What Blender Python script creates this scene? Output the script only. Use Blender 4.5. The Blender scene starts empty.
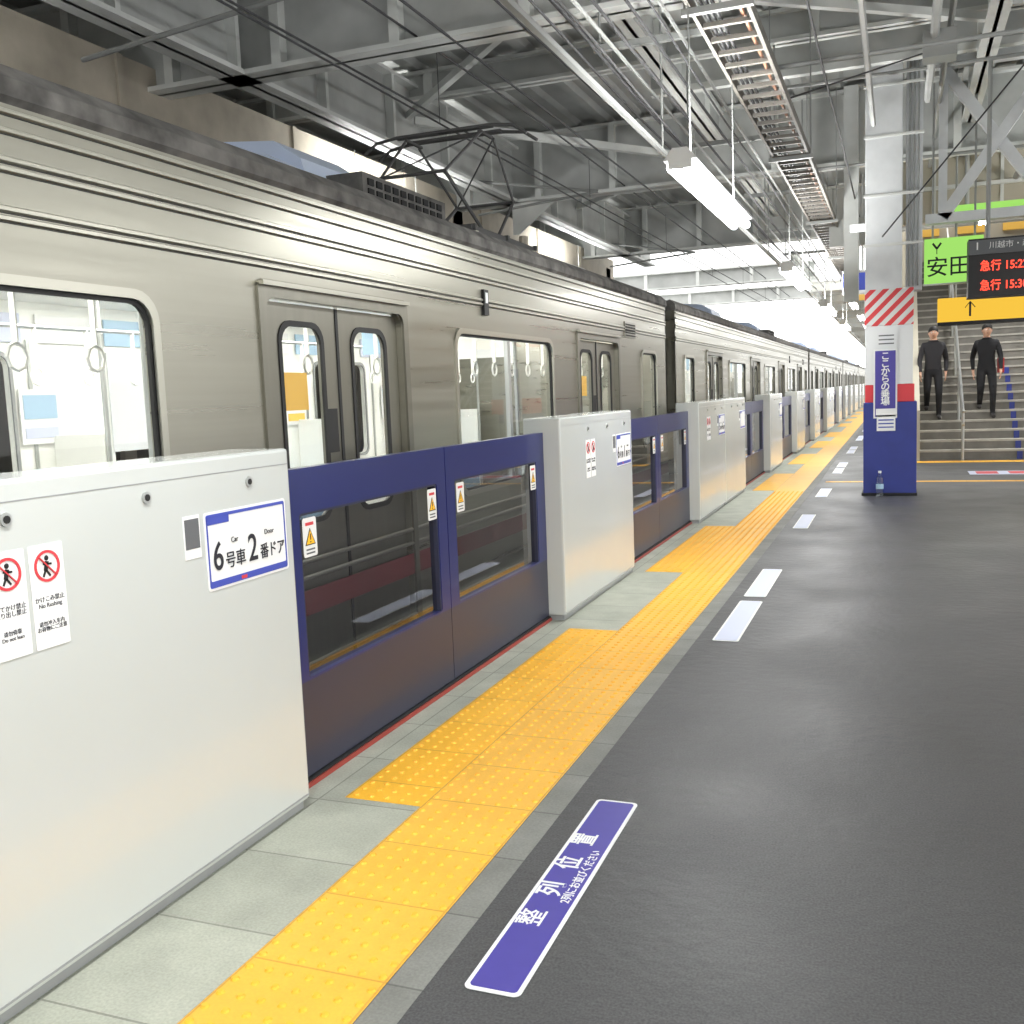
import bpy, bmesh, math, random
from mathutils import Vector, Matrix
random.seed(7)
sc=bpy.context.scene
COL=sc.collection
sc.view_settings.view_transform='Standard'
H=1.45; F=1000.0

# ------------------------------------------------------------ camera
d=Vector((387,-132,F)).normalized()
b=-F*F/(387*0.04-132)
dn=Vector((0.04*b,b,F)).normalized()
r=dn.cross(d).normalized()
ex=Vector((r.x,d.x,-dn.x)); ey=-Vector((r.y,d.y,-dn.y)); ez=-Vector((r.z,d.z,-dn.z))
cd=bpy.data.cameras.new("camera"); cd.lens=36*F/1024; cd.sensor_width=36; cd.clip_start=0.05; cd.clip_end=600
cam=bpy.data.objects.new("camera",cd); COL.objects.link(cam)
m=Matrix((ex,ey,ez)).transposed().to_4x4(); m.translation=(0,0,H); cam.matrix_world=m
sc.camera=cam

# ------------------------------------------------------------ materials
def lin(c):
    def f(x):
        x/=255.0
        return x/12.92 if x<=0.04045 else ((x+0.055)/1.055)**2.4
    return (f(c[0]),f(c[1]),f(c[2]),1)
def newmat(name):
    M=bpy.data.materials.new(name); M.use_nodes=True
    nt=M.node_tree; return M,nt,nt.nodes["Principled BSDF"]
def pm(name,c,rough=.5,metal=0,noise=0,nscale=8,bump=0,stretch=None,emit=None,es=0,coat=0,spec=None,raw=False,rn=0,fine=0):
    M,nt,P=newmat(name); c=c if raw else lin(c)
    P.inputs["Base Color"].default_value=c; P.inputs["Roughness"].default_value=rough; P.inputs["Metallic"].default_value=metal
    if coat: P.inputs["Coat Weight"].default_value=coat
    if spec is not None: P.inputs["Specular IOR Level"].default_value=spec
    if emit: P.inputs["Emission Color"].default_value=lin(emit); P.inputs["Emission Strength"].default_value=es
    if noise or bump or rn:
        tc=nt.nodes.new("ShaderNodeTexCoord"); mp=nt.nodes.new("ShaderNodeMapping"); nz=nt.nodes.new("ShaderNodeTexNoise")
        nz.inputs["Scale"].default_value=nscale; nz.inputs["Detail"].default_value=6
        if stretch: mp.inputs["Scale"].default_value=stretch
        nt.links.new(tc.outputs["Object"],mp.inputs[0]); nt.links.new(mp.outputs[0],nz.inputs["Vector"])
        if noise:
            cr=nt.nodes.new("ShaderNodeMapRange"); cr.inputs["From Min"].default_value=.3; cr.inputs["From Max"].default_value=.7
            cr.inputs["To Min"].default_value=1-noise; cr.inputs["To Max"].default_value=1+noise
            nt.links.new(nz.outputs["Fac"],cr.inputs["Value"])
            mx=nt.nodes.new("ShaderNodeVectorMath"); mx.operation='SCALE'; mx.inputs[0].default_value=c[:3]
            nt.links.new(cr.outputs[0],mx.inputs["Scale"]); last=mx
            if fine:
                n3=nt.nodes.new("ShaderNodeTexNoise"); n3.inputs["Scale"].default_value=140; n3.inputs["Detail"].default_value=2; nt.links.new(tc.outputs["Object"],n3.inputs["Vector"])
                c3=nt.nodes.new("ShaderNodeMapRange"); c3.inputs["From Min"].default_value=.3; c3.inputs["From Max"].default_value=.7
                c3.inputs["To Min"].default_value=1-fine; c3.inputs["To Max"].default_value=1+fine; nt.links.new(n3.outputs["Fac"],c3.inputs["Value"])
                m3=nt.nodes.new("ShaderNodeVectorMath"); m3.operation='SCALE'; nt.links.new(mx.outputs[0],m3.inputs[0]); nt.links.new(c3.outputs[0],m3.inputs["Scale"]); last=m3
            nt.links.new(last.outputs[0],P.inputs["Base Color"])
        if rn:
            cr=nt.nodes.new("ShaderNodeMapRange"); cr.inputs["From Min"].default_value=.35; cr.inputs["From Max"].default_value=.65
            cr.inputs["To Min"].default_value=rough-rn; cr.inputs["To Max"].default_value=rough+rn
            nt.links.new(nz.outputs["Fac"],cr.inputs["Value"]); nt.links.new(cr.outputs[0],P.inputs["Roughness"])
        if bump:
            n2=nt.nodes.new("ShaderNodeTexNoise"); n2.inputs["Scale"].default_value=nscale*12; nt.links.new(mp.outputs[0],n2.inputs["Vector"])
            bp=nt.nodes.new("ShaderNodeBump"); bp.inputs["Strength"].default_value=bump; bp.inputs["Distance"].default_value=.01
            nt.links.new(n2.outputs["Fac"],bp.inputs["Height"]); nt.links.new(bp.outputs[0],P.inputs["Normal"])
    return M
def tilemat(name,c,c2,grout,w,h,ox,oy,rough=.6,ms=.006,noise=.1):
    M,nt,P=newmat(name)
    tc=nt.nodes.new("ShaderNodeTexCoord"); mp=nt.nodes.new("ShaderNodeMapping"); mp.inputs["Location"].default_value=(-ox,-oy,0)
    br=nt.nodes.new("ShaderNodeTexBrick"); br.offset=0; br.squash=1
    br.inputs["Scale"].default_value=1; br.inputs["Brick Width"].default_value=w; br.inputs["Row Height"].default_value=h
    br.inputs["Mortar Size"].default_value=ms; br.inputs["Mortar Smooth"].default_value=.3; br.inputs["Bias"].default_value=0
    br.inputs["Color1"].default_value=lin(c); br.inputs["Color2"].default_value=lin(c2); br.inputs["Mortar"].default_value=lin(grout)
    nt.links.new(tc.outputs["Object"],mp.inputs[0]); nt.links.new(mp.outputs[0],br.inputs["Vector"])
    prev=br.outputs["Color"]
    for scl,det,k in ((5,8,noise),(120,3,noise*.9)):
        nz=nt.nodes.new("ShaderNodeTexNoise"); nz.inputs["Scale"].default_value=scl; nz.inputs["Detail"].default_value=det
        nt.links.new(tc.outputs["Object"],nz.inputs["Vector"])
        cr=nt.nodes.new("ShaderNodeMapRange"); cr.inputs["From Min"].default_value=.3; cr.inputs["From Max"].default_value=.7
        cr.inputs["To Min"].default_value=1-k; cr.inputs["To Max"].default_value=1+k
        nt.links.new(nz.outputs["Fac"],cr.inputs["Value"])
        mx=nt.nodes.new("ShaderNodeVectorMath"); mx.operation='SCALE'
        nt.links.new(prev,mx.inputs[0]); nt.links.new(cr.outputs[0],mx.inputs["Scale"]); prev=mx.outputs[0]
    nt.links.new(prev,P.inputs["Base Color"])
    P.inputs["Roughness"].default_value=rough
    return M
def glassmat(name,tint,gl=.05,rough=.02,mul=1.0):
    M,nt,P=newmat(name); nt.nodes.remove(P)
    o=nt.nodes["Material Output"]
    t=nt.nodes.new("ShaderNodeBsdfTransparent"); t.inputs[0].default_value=tint
    g=nt.nodes.new("ShaderNodeBsdfGlossy"); g.inputs["Roughness"].default_value=rough
    fr=nt.nodes.new("ShaderNodeLayerWeight"); fr.inputs[0].default_value=.5
    pw=nt.nodes.new("ShaderNodeMath"); pw.operation='POWER'; pw.inputs[1].default_value=4.5
    mt=nt.nodes.new("ShaderNodeMath"); mt.operation='MULTIPLY_ADD'; mt.inputs[1].default_value=mul; mt.inputs[2].default_value=gl; mt.use_clamp=True
    mx=nt.nodes.new("ShaderNodeMixShader")
    nt.links.new(fr.outputs["Facing"],pw.inputs[0]); nt.links.new(pw.outputs[0],mt.inputs[0]); nt.links.new(mt.outputs[0],mx.inputs[0])
    nt.links.new(t.outputs[0],mx.inputs[1]); nt.links.new(g.outputs[0],mx.inputs[2]); nt.links.new(mx.outputs[0],o.inputs[0])
    return M
def emat(name,c,s):
    M,nt,P=newmat(name); nt.nodes.remove(P); e=nt.nodes.new("ShaderNodeEmission"); e.inputs[0].default_value=lin(c); e.inputs[1].default_value=s
    nt.links.new(e.outputs[0],nt.nodes["Material Output"].inputs[0]); return M

M_asph=pm("asphalt",(70,70,71),.50,noise=.12,nscale=1.3,bump=.45,rn=.06,spec=.5,fine=.38)
M_conc=tilemat("edge_tiles",(168,171,158),(156,159,147),(128,130,120),.40,.43,-2.39,.02,.6,.004,.13)
M_curb=tilemat("curb_tiles",(128,129,124),(116,117,112),(94,94,90),.6,.36,-1.19,.26,.7,.004,.14)
M_yel=tilemat("tactile_yellow",(238,182,70),(235,177,62),(204,152,54),.39,.36,-1.585,.26,.5,.004,.05)
M_yelw=tilemat("tactile_yellow_wide",(243,184,50),(240,178,43),(204,150,46),.31,.36,-1.895,.0,.5,.004,.05)
M_dot=pm("tactile_dot",(246,178,46),.45)
M_box=pm("gate_paint",(194,198,195),.20,noise=.015,nscale=2,coat=.4)
M_boxd=pm("gate_trim",(146,148,148),.35)
M_blue=pm("gate_blue",(22,34,98),.32,coat=.2)
M_blued=pm("gate_lower",(42,45,66),.36,coat=.1)
M_red=pm("sill_red",(150,58,48),.5)
M_dark=pm("dark_gap",(26,26,28),.8)
M_gglass=glassmat("gate_glass",(.66,.66,.68,1),.14)
M_tglass=glassmat("train_glass",(.95,.96,.95,1),.03,mul=.7)
M_steel=pm("stainless_steel",(150,148,137),.32,metal=.82,noise=.06,nscale=3,stretch=(1,.12,6),rn=.05)
M_steel2=pm("stainless_door",(130,128,118),.35,metal=.8,noise=.05,nscale=3,stretch=(1,6,.3))
M_rib=pm("rib_steel",(170,168,157),.3,metal=.8)
M_rubber=pm("rubber",(25,25,25),.6)
M_alu=pm("aluminium",(185,187,185),.35,metal=.8)
M_roof=pm("train_roof",(100,98,95),.85,noise=.55,nscale=7)
M_roof2=pm("train_roof_top",(128,126,120),.85,noise=.25,nscale=4)
M_ac=pm("ac_unit",(196,208,230),.35,noise=.05,nscale=3)
M_maroon=pm("maroon_band",(108,40,46),.4)
M_inw=pm("interior_white",(240,241,236),.5)
M_infl=pm("interior_floor",(150,146,140),.5)
M_seat=pm("seat_fabric",(120,150,175),.9,noise=.1,nscale=40)
M_inlamp=emat("interior_lamp",(255,253,246),15)
M_strap=pm("strap",(235,235,230),.4)
M_poster=pm("poster_blue",(165,195,218),.5); M_poster2=pm("poster_yellow",(245,195,90),.5)
M_st1=pm("roof_steel",(212,214,211),.5,noise=.12,nscale=2)
M_st2=pm("roof_steel_dark",(180,182,180),.55,noise=.15,nscale=2)
M_deck=pm("roof_deck",(165,167,165),.7,noise=.15,nscale=1.5)
M_beige=pm("girder_beige",(172,164,150),.7,noise=.2,nscale=2)
M_wall=pm("far_wall",(104,101,95),.85,noise=.2,nscale=1)
M_wire=pm("cable",(52,52,54),.6)
M_wirel=pm("conduit",(146,148,146),.45)
M_ladder=pm("ladder_steel",(112,108,102),.6,noise=.2,nscale=6)
M_pant=pm("pantograph_steel",(84,84,84),.5)
M_copper=pm("pipe_copper",(150,108,84),.5)
M_lamp=emat("lamp_tube",(250,253,255),14)
M_lampb=pm("lamp_body",(225,225,222),.5)
M_colg=pm("column_grey",(216,219,221),.5,noise=.06,nscale=5)
M_colb=pm("column_blue",(36,50,130),.45,noise=.08,nscale=5)
M_white=pm("white_paint",(230,231,230),.5)
M_offw=pm("offwhite",(218,220,221),.5)
M_mark=pm("marker_purple",(70,62,148),.5,noise=.04,nscale=20)
M_markp=pm("marker_pale",(200,206,226),.5)
M_redp=pm("red_paint",(208,58,66),.5)
M_black=pm("black",(18,18,20),.5)
M_blk2=pm("text_black",(30,30,40),.6)
M_sblue=pm("sign_blue",(60,75,170),.5)
M_yellow=pm("warn_yellow",(250,190,30),.5)
M_green=emat("green_sign",(165,228,110),1.0)
M_ysign=emat("yellow_sign",(250,200,70),1.0)
M_led=emat("led_red",(255,80,60),2.2)
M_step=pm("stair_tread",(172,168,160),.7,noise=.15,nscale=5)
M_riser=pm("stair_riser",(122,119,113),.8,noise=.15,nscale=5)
M_bldg=pm("building_beige",(184,178,162),.7,noise=.12,nscale=1)
M_ballast=pm("ballast",(80,76,72),.95,noise=.4,nscale=10,bump=.5)
M_rail=pm("rail",(110,90,75),.5,metal=.6)
M_qr=pm("code_patch",(95,97,100),.6)
M_cloth=pm("dark_cloth",(26,26,30),.85); M_cloth2=pm("charcoal_cloth",(44,43,47),.85)
M_skin=pm("skin",(215,170,145),.55); M_hair=pm("hair",(22,18,16),.6); M_shoe=pm("shoe",(45,42,42),.5)
M_eyew=pm("eye_white",(235,235,230),.3); M_lip=pm("lip",(165,90,85),.5)
M_bag=pm("red_bag",(190,45,50),.6)
M_clear=glassmat("bottle_plastic",(.88,.92,.94,1),.12)
M_can=pm("canopy_white",(226,228,226),.6,noise=.05,nscale=1)

def stripes():
    M,nt,P=newmat("stripe_red_white")
    tc=nt.nodes.new("ShaderNodeTexCoord"); sp=nt.nodes.new("ShaderNodeSeparateXYZ"); nt.links.new(tc.outputs["Object"],sp.inputs[0])
    a=nt.nodes.new("ShaderNodeMath"); a.operation='ADD'; nt.links.new(sp.outputs[0],a.inputs[0]); 
    z=nt.nodes.new("ShaderNodeMath"); z.operation='MULTIPLY'; z.inputs[1].default_value=-1.0; nt.links.new(sp.outputs[2],z.inputs[0]); nt.links.new(z.outputs[0],a.inputs[1])
    m_=nt.nodes.new("ShaderNodeMath"); m_.operation='MULTIPLY'; m_.inputs[1].default_value=6.5; nt.links.new(a.outputs[0],m_.inputs[0])
    f=nt.nodes.new("ShaderNodeMath"); f.operation='FRACT'; nt.links.new(m_.outputs[0],f.inputs[0])
    g=nt.nodes.new("ShaderNodeMath"); g.operation='GREATER_THAN'; g.inputs[1].default_value=.5; nt.links.new(f.outputs[0],g.inputs[0])
    x=nt.nodes.new("ShaderNodeMix"); x.data_type='RGBA'; x.inputs[6].default_value=lin((210,62,66)); x.inputs[7].default_value=lin((215,214,212))
    nt.links.new(g.outputs[0],x.inputs[0]); nt.links.new(x.outputs[2],P.inputs["Base Color"]); P.inputs["Roughness"].default_value=.5
    return M
M_stripe=stripes()

# ------------------------------------------------------------ mesh builder
def rr(u0,u1,v0,v1,rad=0,n=5):
    if rad<=0: return [(u0,v0),(u1,v0),(u1,v1),(u0,v1)]
    P=[]
    for cx,cy,a0 in ((u1-rad,v0+rad,-90),(u1-rad,v1-rad,0),(u0+rad,v1-rad,90),(u0+rad,v0+rad,180)):
        for i in range(n+1):
            a=math.radians(a0+90*i/n); P.append((cx+rad*math.cos(a),cy+rad*math.sin(a)))
    return P
class MB:
    def __init__(s,name): s.name=name; s.v=[]; s.f=[]; s.mi=[]; s.m=[]
    def mid(s,m):
        if m not in s.m: s.m.append(m)
        return s.m.index(m)
    def add(s,vs,fs,m):
        k=len(s.v); i=s.mid(m); s.v+= [tuple(x) for x in vs]
        for f in fs: s.f.append([k+j for j in f]); s.mi.append(i)
    def box(s,x0,x1,y0,y1,z0,z1,m):
        vs=[(x,y,z) for x in (x0,x1) for y in (y0,y1) for z in (z0,z1)]
        s.add(vs,[(0,1,3,2),(4,6,7,5),(0,4,5,1),(2,3,7,6),(0,2,6,4),(1,5,7,3)],m)
    def paneX(s,x,y0,y1,z0,z1,m): s.add([(x,y0,z0),(x,y1,z0),(x,y1,z1),(x,y0,z1)],[(0,1,2,3)],m)
    def cyl(s,p0,p1,rad,m,n=10,r1=None,cap=True):
        p0=Vector(p0);p1=Vector(p1); ax=(p1-p0).normalized(); up=Vector((0,0,1)) if abs(ax.z)<.9 else Vector((1,0,0))
        u=ax.cross(up).normalized(); w=u.cross(ax); r1=rad if r1 is None else r1
        vs=[];fs=[]
        for p,q in ((p0,rad),(p1,r1)):
            for i in range(n):
                a=2*math.pi*i/n; vs.append(p+(u*math.cos(a)+w*math.sin(a))*q)
        for i in range(n): fs.append((i,(i+1)%n,n+(i+1)%n,n+i))
        if cap: fs.append(tuple(range(n))[::-1]); fs.append(tuple(range(n,2*n)))
        s.add(vs,fs,m)
    def path(s,pts,rad,m,n=8):
        for a,c in zip(pts,pts[1:]): s.cyl(a,c,rad,m,n)
    def beam(s,p0,p1,w,h,m):   # rectangular bar between points
        p0=Vector(p0);p1=Vector(p1); ax=(p1-p0).normalized(); up=Vector((0,0,1)) if abs(ax.z)<.9 else Vector((0,1,0))
        u=ax.cross(up).normalized(); q=u.cross(ax)
        vs=[p+u*a*w/2+q*c*h/2 for p in (p0,p1) for a,c in ((-1,-1),(1,-1),(1,1),(-1,1))]
        s.add(vs,[(0,1,2,3),(7,6,5,4),(0,4,5,1),(1,5,6,2),(2,6,7,3),(3,7,4,0)],m)
    def prism(s,prof,y0,y1,m,cap=True):   # prof list of (x,z) extruded along Y
        n=len(prof); vs=[(x,y0,z) for x,z in prof]+[(x,y1,z) for x,z in prof]
        fs=[(i,(i+1)%n,n+(i+1)%n,n+i) for i in range(n)]
        if cap: fs+= [tuple(range(n))[::-1],tuple(range(n,2*n))]
        s.add(vs,fs,m)
    def plate(s,outer,holes,plane,at,th,m):
        cu=bpy.data.curves.new("t",'CURVE'); cu.dimensions='2D'; cu.fill_mode='BOTH'; cu.extrude=th/2
        for L in [outer]+list(holes):
            sp=cu.splines.new('POLY'); sp.points.add(len(L)-1)
            for p,(a,c) in zip(sp.points,L): p.co=(a,c,0,1)
            sp.use_cyclic_u=True
        o=bpy.data.objects.new("t",cu); COL.objects.link(o)
        dg=bpy.context.evaluated_depsgraph_get(); me=bpy.data.meshes.new_from_object(o.evaluated_get(dg))
        if plane=='X': f=lambda c:(at+c.z,c.x,c.y)
        elif plane=='Y': f=lambda c:(c.x,at-c.z,c.y)
        else: f=lambda c:(c.x,c.y,at+c.z)
        s.add([f(v.co) for v in me.vertices],[tuple(p.vertices) for p in me.polygons],m)
        bpy.data.objects.remove(o); bpy.data.curves.remove(cu); bpy.data.meshes.remove(me)
    def sphere(s,c,rad,m,nu=12,nv=8,sc_=(1,1,1)):
        vs=[];fs=[]
        for j in range(nv+1):
            t=math.pi*j/nv
            for i in range(nu):
                a=2*math.pi*i/nu; vs.append((c[0]+rad*sc_[0]*math.sin(t)*math.cos(a),c[1]+rad*sc_[1]*math.sin(t)*math.sin(a),c[2]+rad*sc_[2]*math.cos(t)))
        for j in range(nv):
            for i in range(nu): fs.append((j*nu+i,(j+1)*nu+i,(j+1)*nu+(i+1)%nu,j*nu+(i+1)%nu))
        s.add(vs,fs,m)
    def mesh(s):
        me=bpy.data.meshes.new(s.name); me.from_pydata(s.v,[],s.f)
        for m in s.m: me.materials.append(m)
        me.polygons.foreach_set("material_index",s.mi); me.update(); me.validate(); return me
    def done(s,parent=None,bevel=0,smooth=False,loc=None):
        me=s.mesh(); o=bpy.data.objects.new(s.name,me); COL.objects.link(o)
        if smooth: me.shade_smooth()
        if bevel:
            bv=o.modifiers.new("b",'BEVEL'); bv.width=bevel; bv.segments=2; bv.limit_method='ANGLE'
        if parent: o.parent=parent
        if loc: o.location=loc
        return o
def empty(name,loc=(0,0,0)):
    o=bpy.data.objects.new(name,None); COL.objects.link(o); o.location=loc; return o
def text(name,body,loc,right,up,size,mat,parent=None,al='LEFT',bold=0,spacing=1,ls=1,sx=1):
    cu=bpy.data.curves.new(name,'FONT'); cu.body=body; cu.size=size; cu.align_x=al; cu.align_y='CENTER'; cu.offset=bold; cu.space_character=spacing; cu.space_line=ls
    cu.materials.append(mat); cu.extrude=0.0005
    o=bpy.data.objects.new(name,cu); COL.objects.link(o)
    R=Vector(right).normalized();U=Vector(up).normalized();N=R.cross(U)
    mm=Matrix((R*sx,U,N)).transposed().to_4x4(); mm.translation=Vector(loc)
    if parent: o.parent=parent
    o.matrix_local=mm
    return o

# ------------------------------------------------------------ platform
b_=MB("floor")
b_.box(-1.09,12,-12,100,-.3,0,M_asph)
b_.box(-1.19,-1.09,-12,100,-.3,.001,M_curb)
b_.box(-1.59,-1.19,-12,100,-.3,.003,M_yel)
b_.box(-2.42,-1.59,-12,100,-.3,.001,M_conc)
b_.box(-2.42,-2.3,-12,100,-1.2,-.3,M_beige)
DC=[-4.93,-.22,4.49,9.2,15.56,20.27,24.98,29.69,36.06,40.77,45.48,50.19,56.6,61.3,66,70.7,77,81.7,86.4]
for c in DC:
    b_.box(-1.9,-1.59,c-1.42,c+1.29,-.02,.0035,M_yelw)
b_.done()
db=MB("tactile_paving_dots")
def dot(x,y):
    vs=[];n=8
    for rad,z in ((.0125,.003),(.008,.0085)):
        for i in range(n):
            a=2*math.pi*i/n; vs.append((x+rad*math.cos(a),y+rad*math.sin(a),z))
    db.add(vs,[(i,(i+1)%n,n+(i+1)%n,n+i) for i in range(n)]+[tuple(range(n,2*n))],M_dot)
y=1.0
while y<14:
    for i in range(7): dot(-1.57+.06*i,y)
    for c in DC[2:4]:
        if c-1.4<y<c+1.27:
            for i in range(5): dot(-1.87+.062*i,y)
    y+=.06
db.done()
def marker(y0,y1,full):
    E=empty("queue_marker" )
    mb=MB("panel")
    mb.plate(rr(-1.0,-.85,y0,y1,.02),[], 'Z',.003,.002,M_white)
    mb.plate(rr(-.988,-.862,y0+.014,y1-.014,.012),[], 'Z',.0045,.002,M_mark if full else M_markp)
    mb.done(E)
    if full:
        for i,ch in enumerate("整列位置"):
            text("glyph_%d"%i,ch,(-.943,(y0+y1)/2-.24+i*.17,.0062),(0,1,0),(-1,0,0),.086,M_white,E,'CENTER',.0013 if i else .0006)
        text("subline","2列にお並びください",(-.884,(y0+y1)/2+.03,.0062),(0,1,0),(-1,0,0),.036,M_white,E,'CENTER',.0004)
    return E
for i,c in enumerate(DC):
    if c<2 or c>52: continue
    marker(c-2.39 if i==2 else c-2.27,c-1.19,i==2)
    marker(c+1.17,c+2.29,False)

# ------------------------------------------------------------ gates
XF=-1.98; XB=-2.23; XD=-2.12
def gate_box(y0,y1,idx):
    E=empty("platform_gate_housing")
    mb=MB("cabinet"); mb.box(XB,XF,y0,y1,.035,1.3,M_box); mb.done(E,bevel=.012)
    p=MB("fittings"); p.box(XB+.02,XF-.02,y0+.02,y1-.02,.0,.036,M_boxd)
    p.box(XF-.001,XF+.002,y0+.01,y1-.01,.05,.056,M_boxd)
    p.box(XF-.01,XF+.001,y0+.012,y1-.012,1.245,1.248,M_boxd)
    n=3 if y1-y0<2.5 else 5
    for k in range(n):
        yy=y1-.24-.48*k
        if yy<y0+.08: continue
        p.cyl((XF-.002,yy,1.205),(XF+.006,yy,1.205),.017,M_alu,14); p.cyl((XF+.004,yy,1.205),(XF+.008,yy,1.205),.010,M_rubber,10)
    p.box(XF,XF+.002,y1-.575,y1-.50,1.0,1.13,M_white)
    p.box(XF+.001,XF+.003,y1-.57,y1-.505,1.03,1.12,M_qr)
    p.done(E)
    s=MB("door_number_sign")
    a,c=y1-.48,y1-.045
    s.plate(rr(a,c,.885,1.13,.01),[], 'X',XF+.0015,.002,M_white)
    s.plate(rr(a+.008,c-.008,.893,1.122,.008),[rr(a+.014,c-.014,.914,1.112,.006)],'X',XF+.003,.002,M_sblue)
    s.box(XF+.002,XF+.004,a+.012,a+.12,1.09,1.113,M_sblue)
    s.box(XF+.003,XF+.0045,a+.165,a+.195,.897,.908,M_redp)
    s.done(E)
    if idx is not None and y0<12:
        car,dr=idx; x=XF+.0045; R=(0,1,0);U=(0,0,1)
        text("car_no",car,(x,a+.055,.985),R,U,.125,M_blk2,E,'CENTER',.001,sx=.85)
        text("gousha","号車",(x,a+.142,.965),R,U,.056,M_blk2,E,'CENTER',.0004,sx=.95)
        text("door_no",dr,(x,a+.235,.985),R,U,.125,M_blk2,E,'CENTER',.001,sx=.85)
        text("bandoor","番ドア",(x,a+.345,.965),R,U,.054,M_blk2,E,'CENTER',.0004,sx=.88)
        text("en_car","Car",(x,a+.142,1.03),R,U,.024,M_blk2,E,'CENTER')
        text("en_door","Door",(x,a+.33,1.03),R,U,.024,M_blk2,E,'CENTER')
        st=MB("prohibition_stickers")
        for k,yy in enumerate((y1-1.145,y1-1.265)):
            st.plate(rr(yy,yy+.108,.87,1.13,.004),[], 'X',XF+.0015,.002,M_white)
            cy=yy+.054; cz=1.075
            ring=lambda q,n=24:[(cy+q*math.cos(2*math.pi*i/n),cz+q*math.sin(2*math.pi*i/n)) for i in range(n)]
            st.plate(ring(.040),[ring(.033)],'X',XF+.0035,.002,M_redp)
            st.beam((XF+.0035,cy-.026,cz+.026),(XF+.0035,cy+.026,cz-.026),.006,.003,M_redp)
            st.sphere((XF+.003,cy,cz+.02),.007,M_black,8,6,(.2,1,1))
            st.beam((XF+.003,cy,cz+.012),(XF+.003,cy-.006,cz-.012),.003,.011,M_black)
            st.beam((XF+.003,cy-.012,cz+.006),(XF+.003,cy+.014,cz+.004),.003,.005,M_black)
            st.beam((XF+.003,cy-.006,cz-.01),(XF+.003,cy-.014,cz-.026),.003,.005,M_black)
            st.beam((XF+.003,cy-.004,cz-.01),(XF+.003,cy+.008,cz-.026),.003,.005,M_black)
        st.done(E)
        text("notice_a","かけこみ禁止\nNo Rushing",(XF+.003,y1-1.091,.985),R,U,.0155,M_blk2,E,'CENTER')
        text("notice_b","立てかけ禁止\n乗り出し禁止",(XF+.003,y1-1.211,.985),R,U,.0155,M_blk2,E,'CENTER')
        text("notice_c","请勿冲入车内\nお荷物にご注意",(XF+.003,y1-1.091,.925),R,U,.0135,M_blk2,E,'CENTER')
        text("notice_d","请勿倚靠\nDo not lean",(XF+.003,y1-1.211,.925),R,U,.0135,M_blk2,E,'CENTER')
    return E
def gate_doors(c,detail):
    E=empty("platform_gate_doors")
    y0,y1=c-1.50,c+1.48
    for k,(a,z_) in enumerate(((y0,c-.003),(c+.003,y1))):
        mb=MB("leaf_%d"%(k+1))
        w0=a+(.19 if k==0 else .10); w1=z_-(.10 if k==0 else .15)
        mb.plate([(a,.40),(z_,.40),(z_,1.21),(a,1.21)],[rr(w0,w1,.41,1.04,.015,3)],'X',XD,.05,M_blue)
        mb.plate([(w0-.001,.30),(w1+.001,.30),(w1+.001,1.05),(w0-.001,1.05)],[rr(w0+.012,w1-.012,.355,1.03,.015,3)],'X',XD,.042,M_blued)
        mb.box(XD-.024,XD+.024,a,z_,.035,.401,M_blued)
        if k==0: mb.box(XD+.023,XD+.026,a,a+.13,.035,.42,M_blue)
        mb.paneX(XD,w0,w1,.36,1.04,M_gglass)
        if detail:
            for yy in (w0+.015,w1-.115):
                zt=1.02
                mb.plate(rr(yy,yy+.095,zt-.15,zt,.01,3),[], 'X',XD+.027,.001,M_white)
                mb.plate([(yy+.012,zt-.105),(yy+.083,zt-.105),(yy+.0475,zt-.04)],[], 'X',XD+.0285,.001,M_black)
                mb.plate([(yy+.019,zt-.101),(yy+.076,zt-.101),(yy+.0475,zt-.048)],[], 'X',XD+.0292,.001,M_yellow)
                mb.box(XD+.029,XD+.0305,yy+.0445,yy+.0505,zt-.085,zt-.062,M_black)
                mb.box(XD+.029,XD+.0305,yy+.0445,yy+.0505,zt-.096,zt-.090,M_black)
                mb.box(XD+.0275,XD+.0285,yy+.02,yy+.075,zt-.03,zt-.018,M_redp)
                for q in range(2): mb.box(XD+.0275,XD+.0285,yy+.018,yy+.077,zt-.125-.014*q,zt-.119-.014*q,M_qr)
        mb.done(E)
    s=MB("sill"); s.box(XD-.04,XD+.035,y0,y1,.002,.03,M_dark); s.box(XD+.035,XD+.043,y0,y1,.002,.02,M_red); s.done(E)
for i,c in enumerate(DC):
    if i>0 and c<80:
        p=DC[i-1]
        idx={1:("6","4"),2:("6","2"),3:("6","1"),4:("5","4")}.get(i)
        if c-p>5.5:
            md=(c+p)/2
            gate_box(p+1.46,md,idx); gate_box(md+.01,c-1.46,("5","4"))
        else: gate_box(p+(1.48 if i==3 else 1.46),c-(1.525 if i==2 else 1.43),idx)
    if -2<c<75: gate_doors(c,c<12)

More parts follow.
